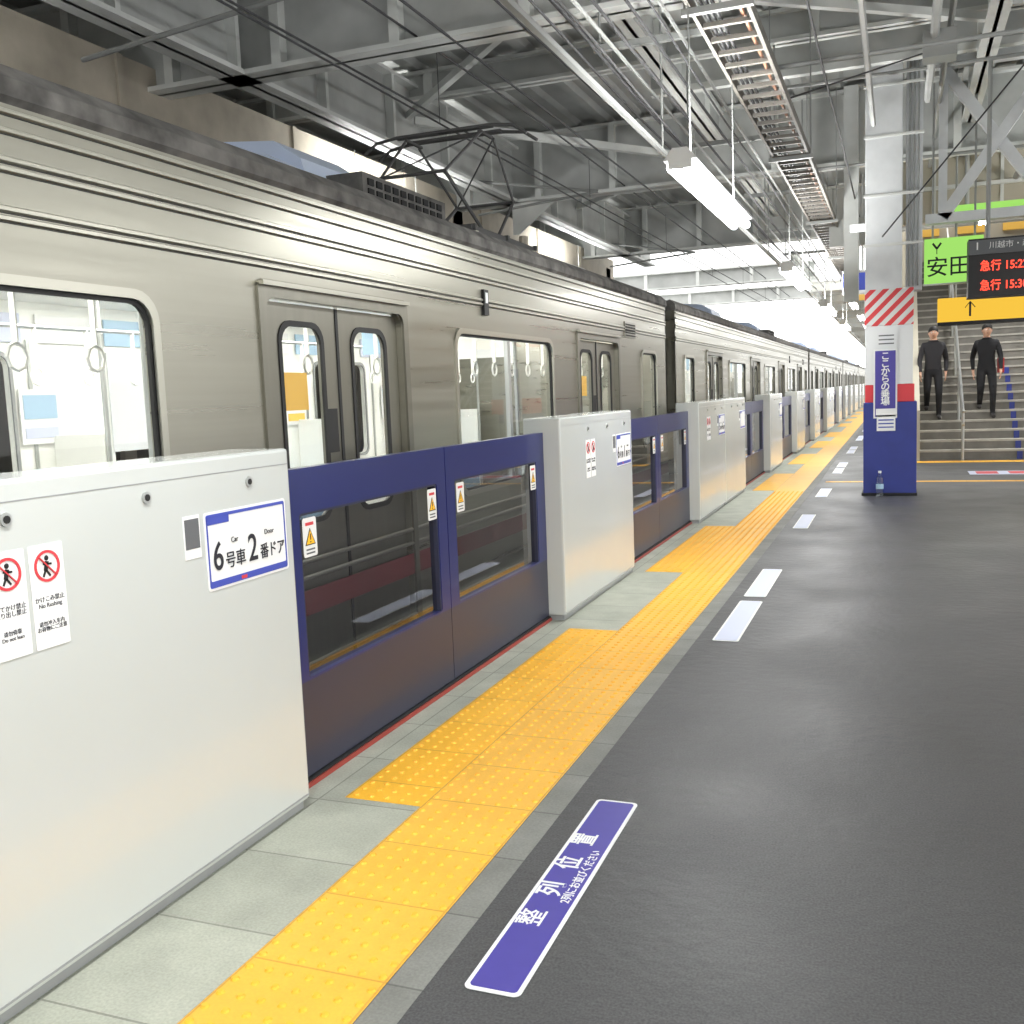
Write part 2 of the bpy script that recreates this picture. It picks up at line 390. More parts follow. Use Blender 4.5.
# ------------------------------------------------------------ train
XS=-2.64
def car_meshes():
    out=[]
    doors=[-7.065,-2.355,2.355,7.065]
    wins=[(-5.66,-3.76),(-.95,.95),(3.76,5.66)]; ends=[(-9.42,-8.72),(8.72,9.42)]
    mb=MB("body_shell")
    holes=[rr(c-.66,c+.66,.02,1.93,.07) for c in doors]+[rr(a,e,.84,1.86,.10) for a,e in wins+ends]
    mb.plate([(-10,-.2),(10,-.2),(10,2.43),(-10,2.43)],holes,'X',XS-.02,.04,M_steel)
    xo=-5.50
    mb.plate([(-10,-.2),(10,-.2),(10,2.43),(-10,2.43)],[rr(a,e,.84,1.86,.10) for a,e in wins+ends]+[rr(c-.5,c-.15,.9,1.84,.08) for c in doors]+[rr(c+.15,c+.5,.9,1.84,.08) for c in doors],'X',xo+.02,.04,M_inw)
    for s in (-1,1): mb.box(xo,XS,s*10-(.05 if s>0 else 0),s*10+(0 if s>0 else .05),-.2,2.43,M_steel)
    for z,h in ((2.405,.011),(2.345,.011),(2.255,.012),(2.225,.012),(2.10,.012),(2.07,.012)):
        mb.prism([(XS-.001,z-h),(XS+.012,z-h*.5),(XS+.012,z+h*.5),(XS-.001,z+h)],-9.95,9.95,M_rib)
        mb.box(XS,XS+.0015,-9.95,9.95,z-h-.003,z-h,M_rubber)
    for z in (.70,.62,.2,.1,.0):
        mb.prism([(XS-.001,z-.012),(XS+.01,z-.005),(XS+.01,z+.005),(XS-.001,z+.012)],-9.95,9.95,M_rib)
    mb.box(XS,XS+.004,-9.98,9.98,.44,.56,M_maroon)
    for c in doors:
        mb.plate(rr(c-.72,c+.72,-.02,2.01,.05),[rr(c-.665,c+.665,.0,1.93,.06)],'X',XS+.003,.02,M_steel2)
        mb.box(XS,XS+.035,c-.71,c+.71,1.98,2.0,M_rib)
    for a,e in wins+ends:
        mb.plate(rr(a-.035,e+.035,.805,1.895,.12),[rr(a+.0,e-.0,.84,1.86,.10)],'X',XS+.004,.016,M_rib)
        mb.plate(rr(a-.002,e+.002,.838,1.862,.10),[rr(a+.016,e-.016,.856,1.844,.085)],'X',XS-.012,.016,M_rubber)
    mb.box(XS,XS+.02,4.22,4.30,2.0,2.17,M_rubber); mb.box(XS+.018,XS+.024,4.24,4.28,2.08,2.15,M_offw)
    mb.box(XS,XS+.012,8.0,8.45,2.0,2.16,M_steel2)
    for k in range(5): mb.box(XS+.01,XS+.018,8.03,8.42,2.015+k*.028,2.027+k*.028,M_dark)
    out.append((mb.mesh(),False))
    dl=MB("passenger_doors")
    for c in doors:
        for a,e in ((c-.655,c-.004),(c+.004,c+.655)):
            dl.plate([(a,.03),(e,.03),(e,1.92),(a,1.92)],[rr(a+.14,e-.14,.88,1.83,.09)],'X',XS-.05,.03,M_steel2)
            dl.plate(rr(a+.128,e-.128,.868,1.842,.10),[rr(a+.155,e-.155,.895,1.815,.085)],'X',XS-.035,.012,M_rubber)
            dl.paneX(XS-.05,a+.13,e-.13,.88,1.84,M_tglass)
        dl.box(XS-.036,XS-.03,c-.012,c+.012,.03,1.92,M_rubber)
        dl.box(XS-.053,XS-.052,c-.47,c-.27,1.42,1.60,M_poster2) ; dl.box(XS-.053,XS-.052,c-.40,c-.30,1.02,1.12,M_redp)
        dl.box(XS-.033,XS-.030,c-.13,c-.04,1.20,1.42,M_rubber)
        dl.box(XS-.053,XS-.052,c+.24,c+.36,1.0,1.14,M_redp); dl.box(XS-.053,XS-.052,c+.30,c+.40,1.05,1.14,M_white)
    for a,e in wins+ends:
        dl.paneX(XS-.026,a,e,.84,1.86,M_tglass)
        if e-a>1: dl.box(XS-.035,XS-.005,(a+e)/2-.025,(a+e)/2+.025,.85,1.85,M_alu)
    out.append((dl.mesh(),False))
    ro=MB("roof")
    xc=-4.08
    ro.prism([(XS,2.43),(XS+.02,2.45),(XS+.015,2.51),(XS-.05,2.57),(XS-.10,2.55),(XS-.10,2.43)],-10,10,M_roof)
    ro.prism([(XS-.08,2.44),(XS-.09,2.53),(-3.3,2.68),(xc,2.74),(-4.86,2.68),(-5.42,2.53),(-5.5,2.43)],-9.98,9.98,M_roof2)
    def ac(y0,y1):
        pr=lambda q:[(-3.25,2.64),(-3.32,2.64+.26*q),(-3.5,2.64+.38*q),(xc,2.64+.44*q),(-4.66,2.64+.38*q),(-4.84,2.64+.26*q),(-4.9,2.64)]
        ro.prism(pr(1),y0+.15,y1-.15,M_ac); ro.prism(pr(.75),y0,y1,M_ac)
        for k in range(8): ro.box(-3.27,-3.245,y0+.1+k*(y1-y0-.2)/8,y0+.1+(k+.6)*(y1-y0-.2)/8,2.68,2.72,M_dark)
    ac(3.0,4.05); ac(-3.5,-2.2)
    ro.box(-3.5,-3.05,3.4,4.6,2.6,2.84,M_roof)
    for k in range(10):
        for q in range(3): ro.box(-3.05,-3.04,3.46+k*.11,3.53+k*.11,2.65+q*.06,2.69+q*.06,M_dark)
    for yy in (-8.5,-5.5,8.2): ro.box(-3.9,-3.3,yy,yy+1,2.62,2.78,M_roof2)
    for xx in (-3.35,-4.8): ro.box(xx-.12,xx+.12,-9,1.9,2.66,2.76,M_roof)
    out.append((ro.mesh(),False))
    it=MB("interior")
    it.box(xo+.05,XS-.08,-9.9,9.9,-.05,.02,M_infl)
    it.box(xo+.05,XS-.08,-9.9,9.9,2.2,2.24,M_inw)
    for xx in (-3.5,-4.65):
        it.box(xx-.1,xx+.1,-9.6,9.6,2.16,2.185,M_inlamp)
    for a,e in [(-6.2,-3.2),(-1.5,1.5),(3.2,6.2),(-9.6,-8.0),(8.0,9.6)]:
        for x0,x1,bx0,bx1 in ((xo+.06,xo+.5,xo+.05,xo+.12),(XS-.55,XS-.1,XS-.15,XS-.09)):
            it.box(x0,x1,a,e,.32,.47,M_seat); it.box(bx0,bx1,a,e,.47,.82,M_seat)
        for yy in (a-.03,e+.0):
            it.box(xo+.06,xo+.5,yy,yy+.03,.3,1.3,M_inw)
            it.box(XS-.5,XS-.1,yy,yy+.03,.3,.95,M_inw)
            for x in (xo+.52,XS-.53): it.cyl((x,yy+.015,.02),(x,yy+.015,2.2),.017,M_alu,8)
    for x in (-3.25,-4.9):
        it.cyl((x,-9.5,1.98),(x,9.5,1.98),.014,M_alu,8)
        yy=-9.2
        while yy<9.3:
            it.beam((x,yy,1.98),(x,yy,1.74),.03,.006,M_strap)
            for k in range(8):
                a0,a1=2*math.pi*k/8,2*math.pi*(k+1)/8
                it.cyl((x,yy+.05*math.cos(a0),1.68+.055*math.sin(a0)),(x,yy+.05*math.cos(a1),1.68+.055*math.sin(a1)),.008,M_strap,5)
            yy+=.42
    for k,yy in enumerate((-7.5,-5.6,-2.9,-1.0,1.2,3.0,5.6,7.6)):
        it.box(-4.35,-3.8,yy,yy+.01,1.85,2.12,(M_poster,M_white,M_poster)[k%3])
    for k,yy in enumerate((-8.3,-6.5,-3.4,-1.75,1.3,2.9,6.0,7.9)):
        it.box(xo+.06,xo+.066,yy,yy+.34,1.25,1.62,M_white)
        it.box(xo+.066,xo+.07,yy+.03,yy+.31,1.42,1.58,M_poster); it.box(xo+.066,xo+.07,yy+.03,yy+.31,1.29,1.36,(M_poster2,M_markp)[k%2])
    for k in range(30): it.box(xo+.05,xo+.06,-9.5+k*.63,-9.5+k*.63+.5,1.93,2.12,(M_white,M_poster,M_inw,M_markp)[k%4])
    for a,e in wins+ends: it.box(xo+.045,xo+.052,a-.02,e+.02,1.15,1.88,M_offw)
    for c in doors:
        for s in (-.68,.655): it.box(xo+.045,xo+.055,c+s,c+s+.025,0,1.95,M_alu)
        it.box(xo+.045,xo+.055,c-.006,c+.006,0,1.95,M_rubber)
        for s in (-.325,.325):
            it.plate(rr(c+s-.20,c+s+.20,.87,1.87,.1),[rr(c+s-.175,c+s+.175,.9,1.84,.08)],'X',xo+.05,.012,M_boxd)
    for a,e in wins: it.box(xo+.05,xo+.06,(a+e)/2-.03,(a+e)/2+.03,.84,1.86,M_alu)
    out.append((it.mesh(),False))
    un=MB("underframe")
    un.box(-5.3,-2.9,-9.9,9.9,-.45,-.2,M_dark)
    for yy in (-7,7):
        for dy in (-1.05,1.05):
            for x in (-3.4,-4.76): un.cyl((x-.06,yy+dy,-.72),(x+.06,yy+dy,-.72),.43,M_dark,20)
        un.box(-4.9,-3.25,yy-1.5,yy+1.5,-.8,-.55,M_dark)
    un.box(-5.0,-3.1,-4,4,-1.0,-.45,M_dark)
    un.box(-4.5,-3.7,9.98,10.26,-.1,2.2,M_rubber)
    out.append((un.mesh(),False))
    return out
CM=car_meshes()
train=empty("commuter_train")
for k in range(-1,5):
    cy=2.15+20.5*k
    for me,s in CM:
        o=bpy.data.objects.new(me.name if k==0 else me.name+"_car",me); COL.objects.link(o); o.parent=train; o.location=(0,cy,0)
def panto(y0,par):
    p=MB("pantograph"); xc=-4.08; W=M_pant
    for x in (-3.55,-4.6):
        p.beam((x,y0-.85,2.94),(x,y0+.85,2.94),.05,.05,W)
        for yy in (-.75,.75):
            p.cyl((x,y0+yy,2.7),(x,y0+yy,2.92),.05,M_rib,8)
            for q in range(3): p.cyl((x,y0+yy,2.74+q*.055),(x,y0+yy,2.76+q*.055),.08,M_beige,10)
    for yy in (-.8,0,.8): p.beam((-4.65,y0+yy,2.95),(-3.5,y0+yy,2.95),.05,.05,W)
    zt=3.98
    for s in (-1,1):
        p.cyl((xc-.40,y0+s*.15,2.98),(xc-.32,y0+s*.85,3.45),.018,W,6); p.cyl((xc+.40,y0+s*.15,2.98),(xc+.32,y0+s*.85,3.45),.018,W,6)
        p.cyl((xc-.34,y0+s*.85,3.45),(xc+.34,y0+s*.85,3.45),.016,W,6)
        p.cyl((xc-.32,y0+s*.85,3.45),(xc-.40,y0+s*.15,3.93),.014,W,6); p.cyl((xc+.32,y0+s*.85,3.45),(xc+.40,y0+s*.15,3.93),.014,W,6)
        p.cyl((xc-.32,y0+s*.85,3.45),(xc+.40,y0+s*.15,3.93),.009,W,6)
        p.path([(xc-.85,y0+s*.15,zt-.12),(xc-.72,y0+s*.15,zt-.03),(xc-.5,y0+s*.15,zt),(xc+.5,y0+s*.15,zt),(xc+.72,y0+s*.15,zt-.03),(xc+.85,y0+s*.15,zt-.12)],.016,W,8)
        p.beam((xc-.5,y0+s*.12,zt),(xc+.5,y0+s*.12,zt),.07,.03,W)
    for x in (-.38,.38): p.beam((xc+x,y0-.17,3.94),(xc+x,y0+.17,3.94),.025,.025,W)
    p.cyl((xc+.4,y0+.9,2.7),(xc+.4,y0+.9,3.1),.05,M_beige,8)
    p.done(par)
panto(9.2,train)

tb=MB("track_bed"); tb.box(-10.9,-2.42,-20,140,-1.5,-1.3,M_ballast)
for x in (-3.55,-4.62,-7.9,-9.0):
    tb.box(x-.035,x+.035,-20,140,-1.3,-1.15,M_rail)
tb.done()
gr=MB("ground"); gr.box(-60,60,-40,240,-1.7,-1.5,M_ballast); gr.done()

# ------------------------------------------------------------ roof structure
rf=MB("ceiling")
rf.box(-11.4,12,-10,26,5.75,5.85,M_deck)
x=-11
while x<6:
    rf.prism([(x,5.75),(x+.05,5.68),(x+.2,5.68),(x+.25,5.75)],-10,26,M_deck,False); x+=.5
rf.done()
def ibeamX(y,x0,x1,z0,z1,w=.32,stiff=1.25,name="roof_beam",m=M_st1,mw=M_st2):
    o=MB(name)
    o.box(x0,x1,y-w/2,y+w/2,z0,z0+.045,m); o.box(x0,x1,y-w/2,y+w/2,z1-.04,z1,m); o.box(x0,x1,y-.02,y+.02,z0,z1,mw)
    x=x0+.4
    while x<x1:
        o.box(x-.05,x+.05,y-w/2+.02,y+w/2-.02,z0+.04,z1-.04,m); x+=stiff
    o.done()
for y in (-6.2,1.2,8.6,16.0,23.4): ibeamX(y,-10.9,6,4.6,5.65)
for y in (4.9,12.3,19.7): ibeamX(y,-10.9,6,5.3,5.66,.2,2.4,"roof_purlin")
for y in (31,38): ibeamX(y,-10.9,-2.3,4.5,5.0,.3,1.6)
def ibeamY(x,y0,y1,z0,z1,w=.3,name="roof_girder",m=M_st1,mw=M_st2,st=1.6):
    o=MB(name)
    o.box(x-w/2,x+w/2,y0,y1,z0,z0+.045,m); o.box(x-w/2,x+w/2,y0,y1,z1-.04,z1,m); o.box(x-.02,x+.02,y0,y1,z0,z1,mw)
    y=y0+.4
    while y<y1:
        o.box(x-w/2+.02,x+w/2-.02,y-.03,y+.03,z0+.04,z1-.04,m); y+=st
    o.done()
ibeamY(-6.0,-8,25.9,4.60,5.5)
ibeamY(-2.6,-8,25.9,5.15,5.6,.2,"roof_purlin")
ibeamY(.9,-8,25.9,5.0,5.6,.2,"roof_purlin")
ibeamY(4.4,-8,25.9,4.6,5.5,.3)
ibeamY(-2.45,26,46,4.3,4.7,.25)
g_=MB("side_girder"); g_.box(-7.3,-7.0,-8,26,4.3,4.85,M_beige); g_.box(-7.4,-6.9,-8,26,4.27,4.32,M_beige)
for y in range(-7,26,3): g_.box(-7.02,-6.97,y,y+.08,4.3,4.85,M_beige)
for y in (1.2,16.0,25.5): g_.box(-7.35,-7.0,y-.2,y+.2,-1.3,4.6,M_st1)
g_.done()
br=MB("roof_bracing")
for y in (8.6,16.0):
    if y>10: br.prism([(-6.0,4.62),(-6.0,4.1),(-5.9,4.1),(-5.2,4.62)],y-.02,y+.02,M_st1)
    br.beam((-6,y-3.6,5.1),(-3,y,5.0),.1,.1,M_st1); br.beam((-3,y,5.0),(0.9,y+3.6,5.2),.08,.08,M_st1); br.beam((-6,y+3.6,5.1),(-2.6,y,5.0),.08,.08,M_st1)
br.done()
wl=MB("wall_left"); wl.box(-11.4,-11,-15,60,-1.5,5.7,M_wall)
for y in range(-12,58,4):
    wl.box(-11,-10.9,y,y+.25,-1.3,5.6,M_beige)
wl.box(-11,-10.93,-15,60,3.1,3.25,M_beige)
wl.done()
fc=MB("canopy")
fc.box(-2.2,-.25,27.5,100,4.05,4.12,M_can)
for y in range(28,100,4): fc.box(-2.2,-.25,y-.06,y+.06,3.85,4.05,M_can)
fc.box(-2.25,-2.15,27.5,100,3.8,4.15,M_can)
for y in range(32,100,8): fc.box(-.55,-.3,y-.12,y+.12,0,3.9,M_can)
fc.done()
fc=MB("canopy_opposite"); fc.box(-13,-7.2,27,100,3.6,3.7,M_can)
for y in range(30,100,8): fc.box(-9.1,-8.9,y-.1,y+.1,-1.3,3.6,M_can)
fc.done()

def lamp(x,y0,z,L=2.45,sz=.10,up=1.0):
    o=MB("fluorescent_lamp")
    o.prism([(x-sz,z+.02),(x-sz*.45,z+.09),(x+sz*.45,z+.09),(x+sz,z+.02)],y0,y0+L,M_lampb)
    for s in (-.05,.05): o.cyl((x+s,y0+.01,z-.02),(x+s,y0+L-.01,z-.02),.032,M_lamp,10)
    for yy in (y0,y0+L-.03): o.box(x-.07,x+.07,yy,yy+.02,z-.03,z+.02,M_lampb)
    h=up
    for yy in (y0+.35,y0+L-.35): o.cyl((x,yy,z+.08),(x,yy,z+h),.006,M_wirel,6)
    return o.done()
for y in (-5.6,.3,6.1,12.2,18.3,24.4): lamp(-1.22,y,2.78,up=1.0)
for y in (-4,2,8): lamp(3.2,y,3.6,up=2.05)
for y in (29,35,41,47,53,60): lamp(-1.2,y,3.6,up=.45)
for y in (-4,3,11.5,19.5,): lamp(-6.6,y,4.1,up=.6)

cl=MB("cable_ladder")
for x in (-1.22,-.88): cl.box(x-.012,x+.012,-6,27,3.78,3.86,M_ladder)
y=-6
while y<27:
    cl.box(-1.22,-.88,y,y+.035,3.79,3.82,M_ladder); y+=.3
for k in range(3): 
    xx=-1.17+.035*k; cl.cyl((xx,-6,3.845),(xx,27,3.845),.013,M_wire,6)
cl.cyl((-.95,-6,3.845),(-.95,27,3.845),.014,M_copper,6)
for y in (-2,2,6.5,11,15.5,20,24.5):
    for x in (-1.25,-.85): cl.cyl((x,y,3.75),(x,y,5.6),.008,M_wirel,6)
    cl.box(-1.27,-.83,y-.02,y+.02,3.74,3.78,M_wirel)
cl.done()
wr=MB("overhead_cables")
def wire(x,z,rad,m=M_wire,y0=-8,y1=60,dx=0,sag=0):
    n=24; pts=[]
    for i in range(n+1):
        t=i/n; pts.append((x+dx*t,y0+(y1-y0)*t,z-sag*abs(math.sin(math.pi*t*5))))
    wr.path(pts,rad,m,6)
for x,z,rad,mm in ((-1.75,3.6,.009,M_wire),(-1.68,3.72,.012,M_wire),(-1.9,3.75,.011,M_wire),(-2.0,4.0,.015,M_wirel),(-2.15,3.9,.010,M_wire),(-1.55,4.1,.015,M_wirel),
    (-2.3,4.2,.012,M_wire),(-1.45,3.85,.009,M_wire),(-1.62,3.9,.012,M_wire),(-1.85,4.25,.014,M_wirel),(-.6,4.1,.010,M_wire),(-1.38,4.15,.02,M_st2),(-1.5,4.4,.03,M_st2),(-.3,4.5,.03,M_st2),(.3,4.7,.04,M_st2)):
    wire(x,z,rad,mm,y1=26 if x<-.5 else 13.2,sag=.06 if rad<.012 else 0)
wire(-4.08,4.04,.009,y1=90); wire(-4.08,4.75,.011,y1=90,sag=.1); wire(-3.7,4.6,.012,y1=60); wire(-4.6,4.3,.01,dx=.8); wire(-3.0,4.45,.011,dx=.5,y1=60)
for y in range(-6,60,5): wr.cyl((-4.08,y,4.05),(-4.08,y,4.70),.004,M_wire,4)
for y in (1.0,4.9,8.5,12.3,15.9,19.7,23.3):
    wr.box(-2.4,-1.3,y-.03,y+.03,4.28,4.33,M_wirel)
    for x in (-2.35,-1.35): wr.cyl((x,y,4.3),(x,y,5.6),.012,M_wirel,6)
for y in (6.5,14.5,22):
    wr.cyl((-6,y,4.7),(-4.1,y,4.35),.025,M_wirel,6); wr.cyl((-6,y,4.2),(-4.1,y,4.35),.02,M_wirel,6)
wr.cyl((-.2,13.4,3.2),(1.6,12.6,5.2),.01,M_wire,5); wr.cyl((-1.0,9,3.8),(.9,13,5.3),.008,M_wire,5)
for y,z in ((6.9,4.55),(10.4,4.5),(12.6,4.9),(15.2,4.45)):
    wr.cyl((-1.6,y,z),(5.5,y,z),.022,M_wirel,8)
wr.cyl((1.7,-6,4.55),(1.7,18,4.55),.05,M_wirel,8); wr.cyl((.45,-6,4.85),(.45,18,4.85),.03,M_wirel,8); wr.cyl((2.2,-6,4.4),(2.2,18,4.4),.02,M_copper,8)
for y in (3,7.5,10.8): wr.box(.2,.5,y,y+.25,4.5,4.75,M_wirel)
wr.done()
cdt=MB("conduit_bar"); cdt.box(-1.88,-1.845,-6,26,3.42,3.455,M_wirel)
for y in (1.2,8.6,16,23.4): cdt.cyl((-1.86,y,3.45),(-1.86,y,4.59),.01,M_wirel,6)
cdt.done()

# ------------------------------------------------------------ column
col=empty("platform_column")
c=MB("shaft")
X0,X1,Y0,Y1=-.40,.16,13.5,14.05
c.box(X0-.04,X1+.06,Y0-.04,Y1+.04,0.0,.035,M_dark)
c.box(X0-.02,X1+.05,Y0-.02,Y1+.02,.03,1.18,M_colb)
c.box(X0,X1+.02,Y0,Y1,1.18,1.4,M_redp)
c.box(X0,X1,Y0,Y1,1.4,2.13,M_offw)
c.box(X0-.005,X1+.005,Y0-.005,Y1+.005,2.13,2.58,M_stripe)
c.box(X0,X1-.13,Y0,Y1,2.58,5.67,M_colg)
c.box(X1-.09,X1+.10,Y0+.1,Y0+.35,2.55,5.67,M_colg)
for z in (3.1,3.7,4.4,5.0): c.box(X0-.02,X1+.11,Y0-.015,Y0+.02,z,z+.035,M_st1)
for k in range(3): c.cyl((X1-.05+k*.05,Y0+.06,2.6),(X1-.05+k*.05,Y0+.06,5.66),.014,M_wirel,6)
c.done(col,bevel=.01)
p=MB("notices")
p.box(-.26,-.04,Y0-.03,Y0-.02,.82,1.02,M_white)
p.box(-.27,-.03,Y0-.02,Y0-.002,1.85,2.08,M_offw)
p.box(-.28,-.04,Y0-.03,Y0-.021,1.0,1.82,M_mark); p.box(-.30,-.02,Y0-.021,Y0-.01,.98,1.84,M_white)
p.box(-.27,-.03,Y0-.032,Y0-.03,1.02,1.1,M_white)
for q in range(3):
    p.box(-.24,-.06,Y0-.033,Y0-.031,.86+q*.045,.875+q*.045,M_sblue)
    p.box(-.24,-.06,Y0-.023,Y0-.02,1.9+q*.05,1.915+q*.05,M_qr)
p.done(col)
for i,ch in enumerate("ここからの乗場"):
    text("notice_glyph_%d"%i,ch,(-.16,Y0-.034,1.75-i*.095),(1,0,0),(0,0,1),.11,M_white,col,'CENTER',.002)
bt=MB("plastic_bottle")
bx,by=-.22,13.36
prof=[(0.034,.0),(.036,.02),(.036,.12),(.033,.13),(.036,.14),(.034,.19),(.015,.225),(.013,.24)]
for (r0,z0),(r1,z1) in zip(prof,prof[1:]): bt.cyl((bx,by,z0*1.25),(bx,by,z1*1.25),r0*1.3,M_clear,14,r1*1.3,False)
bt.cyl((bx,by,.3),(bx,by,.325),.02,M_white,12); bt.cyl((bx,by,.1),(bx,by,.16),.0475,M_poster,14,cap=False)
bt.done()

tr=MB("lattice_frame")
tr.box(.3,7,13.95,14.1,5.25,5.37,M_colg); tr.box(-.6,-.42,13.95,14.1,3.38,3.46,M_colg); tr.box(.3,7,13.95,14.1,3.38,3.5,M_colg)
xs=[.5,1.75,3.0,4.25,5.5]
for a,e in zip(xs,xs[1:]):
    tr.beam((a,14.0,3.45),(e,14.0,5.25),.10,.13,M_colg); tr.beam((a,14.05,5.25),(e,14.05,3.45),.10,.13,M_colg)
for a in xs: tr.box(a-.05,a+.05,13.97,14.07,3.4,5.3,M_colg)
tr.box(5.4,5.9,13.7,14.3,0,5.7,M_colg)
tr.done()
b2=MB("roof_tie_beam"); b2.box(-3,7,13.2,13.32,5.2,5.28,M_st1); b2.box(-3,7,13.24,13.28,5.28,5.6,M_st2); b2.done()

E=empty("departure_board")
s=MB("cabinet"); s.box(.74,2.5,12.9,13.2,2.36,3.02,M_black); s.box(.74,2.5,12.885,12.9,2.84,3.0,M_qr)
for x in (.95,2.3): s.cyl((x,13.05,3.02),(x,13.05,5.2),.025,M_wirel,8)
s.done(E)
R=(1,0,0);U=(0,0,1)
text("platform_no","1",(.80,12.88,2.93),R,U,.12,M_white,E,'LEFT',.001)
text("direction","川越市・森林公園 方面",(.95,12.88,2.93),R,U,.085,M_white,E,'LEFT')
text("row_1","急行 15:22",(.86,12.88,2.70),R,U,.13,M_led,E,'LEFT',.002,sx=.85)
text("row_2","急行 15:30",(.86,12.88,2.48),R,U,.13,M_led,E,'LEFT',.002,sx=.85)
text("dest_1","川越市",(1.65,12.88,2.70),R,U,.13,M_led,E,'LEFT',.002)
text("dest_2","森林公園",(1.65,12.88,2.48),R,U,.13,M_led,E,'LEFT',.002)
E=empty("green_clinic_sign",(0,0,0))
s=MB("panel"); s.box(.30,1.0,14.4,14.5,2.68,3.25,M_green)
for x in (.4,.9): s.cyl((x,14.45,3.25),(x,14.45,5.2),.015,M_wirel,6)
s.box(.29,1.01,14.42,14.51,2.66,2.69,M_alu)
s.done(E)
text("name","安田",(.32,14.39,2.87),R,U,.27,M_blk2,E,'LEFT',.002)
lg=MB("mark"); lg.beam((.40,14.395,3.19),(.45,14.395,3.12),.01,.025,M_black); lg.beam((.50,14.395,3.19),(.45,14.395,3.12),.01,.025,M_black); lg.beam((.45,14.395,3.13),(.45,14.395,3.05),.01,.025,M_black); lg.done(E)
E=empty("green_sign"); s=MB("panel"); s.box(.75,2.0,16.4,16.5,3.75,3.95,M_green); s.cyl((.9,16.45,3.9),(.9,16.45,5.6),.02,M_wirel,6); s.cyl((1.8,16.45,3.9),(1.8,16.45,5.6),.02,M_wirel,6); s.done(E)
E=empty("exit_sign"); s=MB("panel"); s.box(.55,3.6,16.9,17.1,2.30,2.66,M_ysign); s.box(.55,3.6,16.89,17.11,2.25,2.30,M_dark)
for x in (.8,3.3): s.cyl((x,17,2.66),(x,17,5.6),.02,M_wirel,6)
s.beam((1.0,16.885,2.37),(1.0,16.885,2.58),.03,.01,M_black)
s.beam((.93,16.885,2.5),(1.0,16.885,2.59),.03,.01,M_black); s.beam((1.07,16.885,2.5),(1.0,16.885,2.59),.03,.01,M_black)
s.done(E)

# ------------------------------------------------------------ stairs
st=MB("staircase")
SX0,SX1=.35,6.0; SY=19.5
RIS,TR=.165,.29
for k in range(26):
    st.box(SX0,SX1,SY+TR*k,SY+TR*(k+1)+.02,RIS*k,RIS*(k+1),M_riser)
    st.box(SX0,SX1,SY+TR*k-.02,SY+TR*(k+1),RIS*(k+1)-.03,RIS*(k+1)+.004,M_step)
for x in (SX0-.14,SX1):
    n=26; vs=[(x,SY-.3,0),(x,SY+TR*n,0),(x,SY+TR*n,RIS*n+1.0),(x,SY-.3,.9)]
    vs+=[(x+.14,a,c_) for _,a,c_ in vs]
    st.add(vs,[(0,1,2,3),(7,6,5,4),(0,4,5,1),(1,5,6,2),(2,6,7,3),(3,7,4,0)],M_bldg)
for k in range(10): st.box(1.93,2.02,SY+TR*k-.028,SY+TR*k-.02,RIS*k,RIS*(k+1)-.03,M_colb)
sl=RIS/TR
for x in (1.05,3.6):
    for dz in (.85,.62): st.cyl((x,SY-.3,dz),(x,SY+7,dz+7.3*sl),.025,M_alu,8)
    for k in range(6):
        yy=SY-.25+k*1.4; st.cyl((x,yy,max(0,(yy-SY)*sl)),(x,yy,(yy-SY+.3)*sl+.85),.025,M_alu,8)
st.done()
fl=MB("floor_lines")
fl.box(.3,8,15.3,15.45,0,.004,M_yelw); fl.box(.3,8,18.8,19.15,0,.004,M_yelw); fl.box(-1.0,.3,15.3,15.45,0,.003,M_yelw)
fl.box(1.0,3.4,16.4,17.0,0,.004,M_markp); 
for q in range(5): fl.box(1.1+q*.45,1.4+q*.45,16.5,16.9,.004,.006,M_redp)
fl.done()
bd=MB("wall_back"); 
bd.box(-.2,12,27.2,27.4,0,5.75,M_bldg)
for k in range(6): bd.box(.3+k,.9+k,27.1,27.2,4.9,5.4,M_poster2)
bd.done()
bd=MB("wall_right"); bd.box(6.2,6.4,17,27.2,0,5.75,M_bldg); bd.done()
bd=MB("stair_header"); bd.box(.0,6.1,18.3,18.45,4.0,5.66,M_bldg)
for k in range(13): bd.box(.0+.5*k,.05+.5*k,18.25,18.3,4.0,5.6,M_st1)
bd.box(0,6.1,18.2,18.3,4.5,4.56,M_st1); bd.box(0,6.1,18.2,18.3,5.0,5.06,M_st1)
bd.done()
for x in (1.5,4.0): lamp(x,19.4,4.4,2.4,up=1.2)
lamp(2.6,14.6,3.9,2.4,up=1.7)  # unseen lamp, added to brighten the area behind the column
eq=MB("hanging_equipment")
eq.box(-.75,-.55,15.5,15.7,2.6,5.6,M_st2); eq.box(-1.0,-.4,16.3,16.5,3.5,3.9,M_st2); eq.cyl((-.7,16.4,3.9),(-.7,16.4,5.6),.03,M_st2,8)
eq.box(-.95,-.5,19,19.3,3.0,3.4,M_white); eq.box(-.93,-.52,18.97,19.0,3.05,3.35,M_sblue); eq.cyl((-.7,19.15,3.4),(-.7,19.15,5.6),.02,M_st2,8)
eq.box(-1.0,-.35,22,22.1,3.1,3.5,M_poster2); eq.cyl((-.7,22.05,3.5),(-.7,22.05,5.6),.02,M_st2,8)
eq.done()

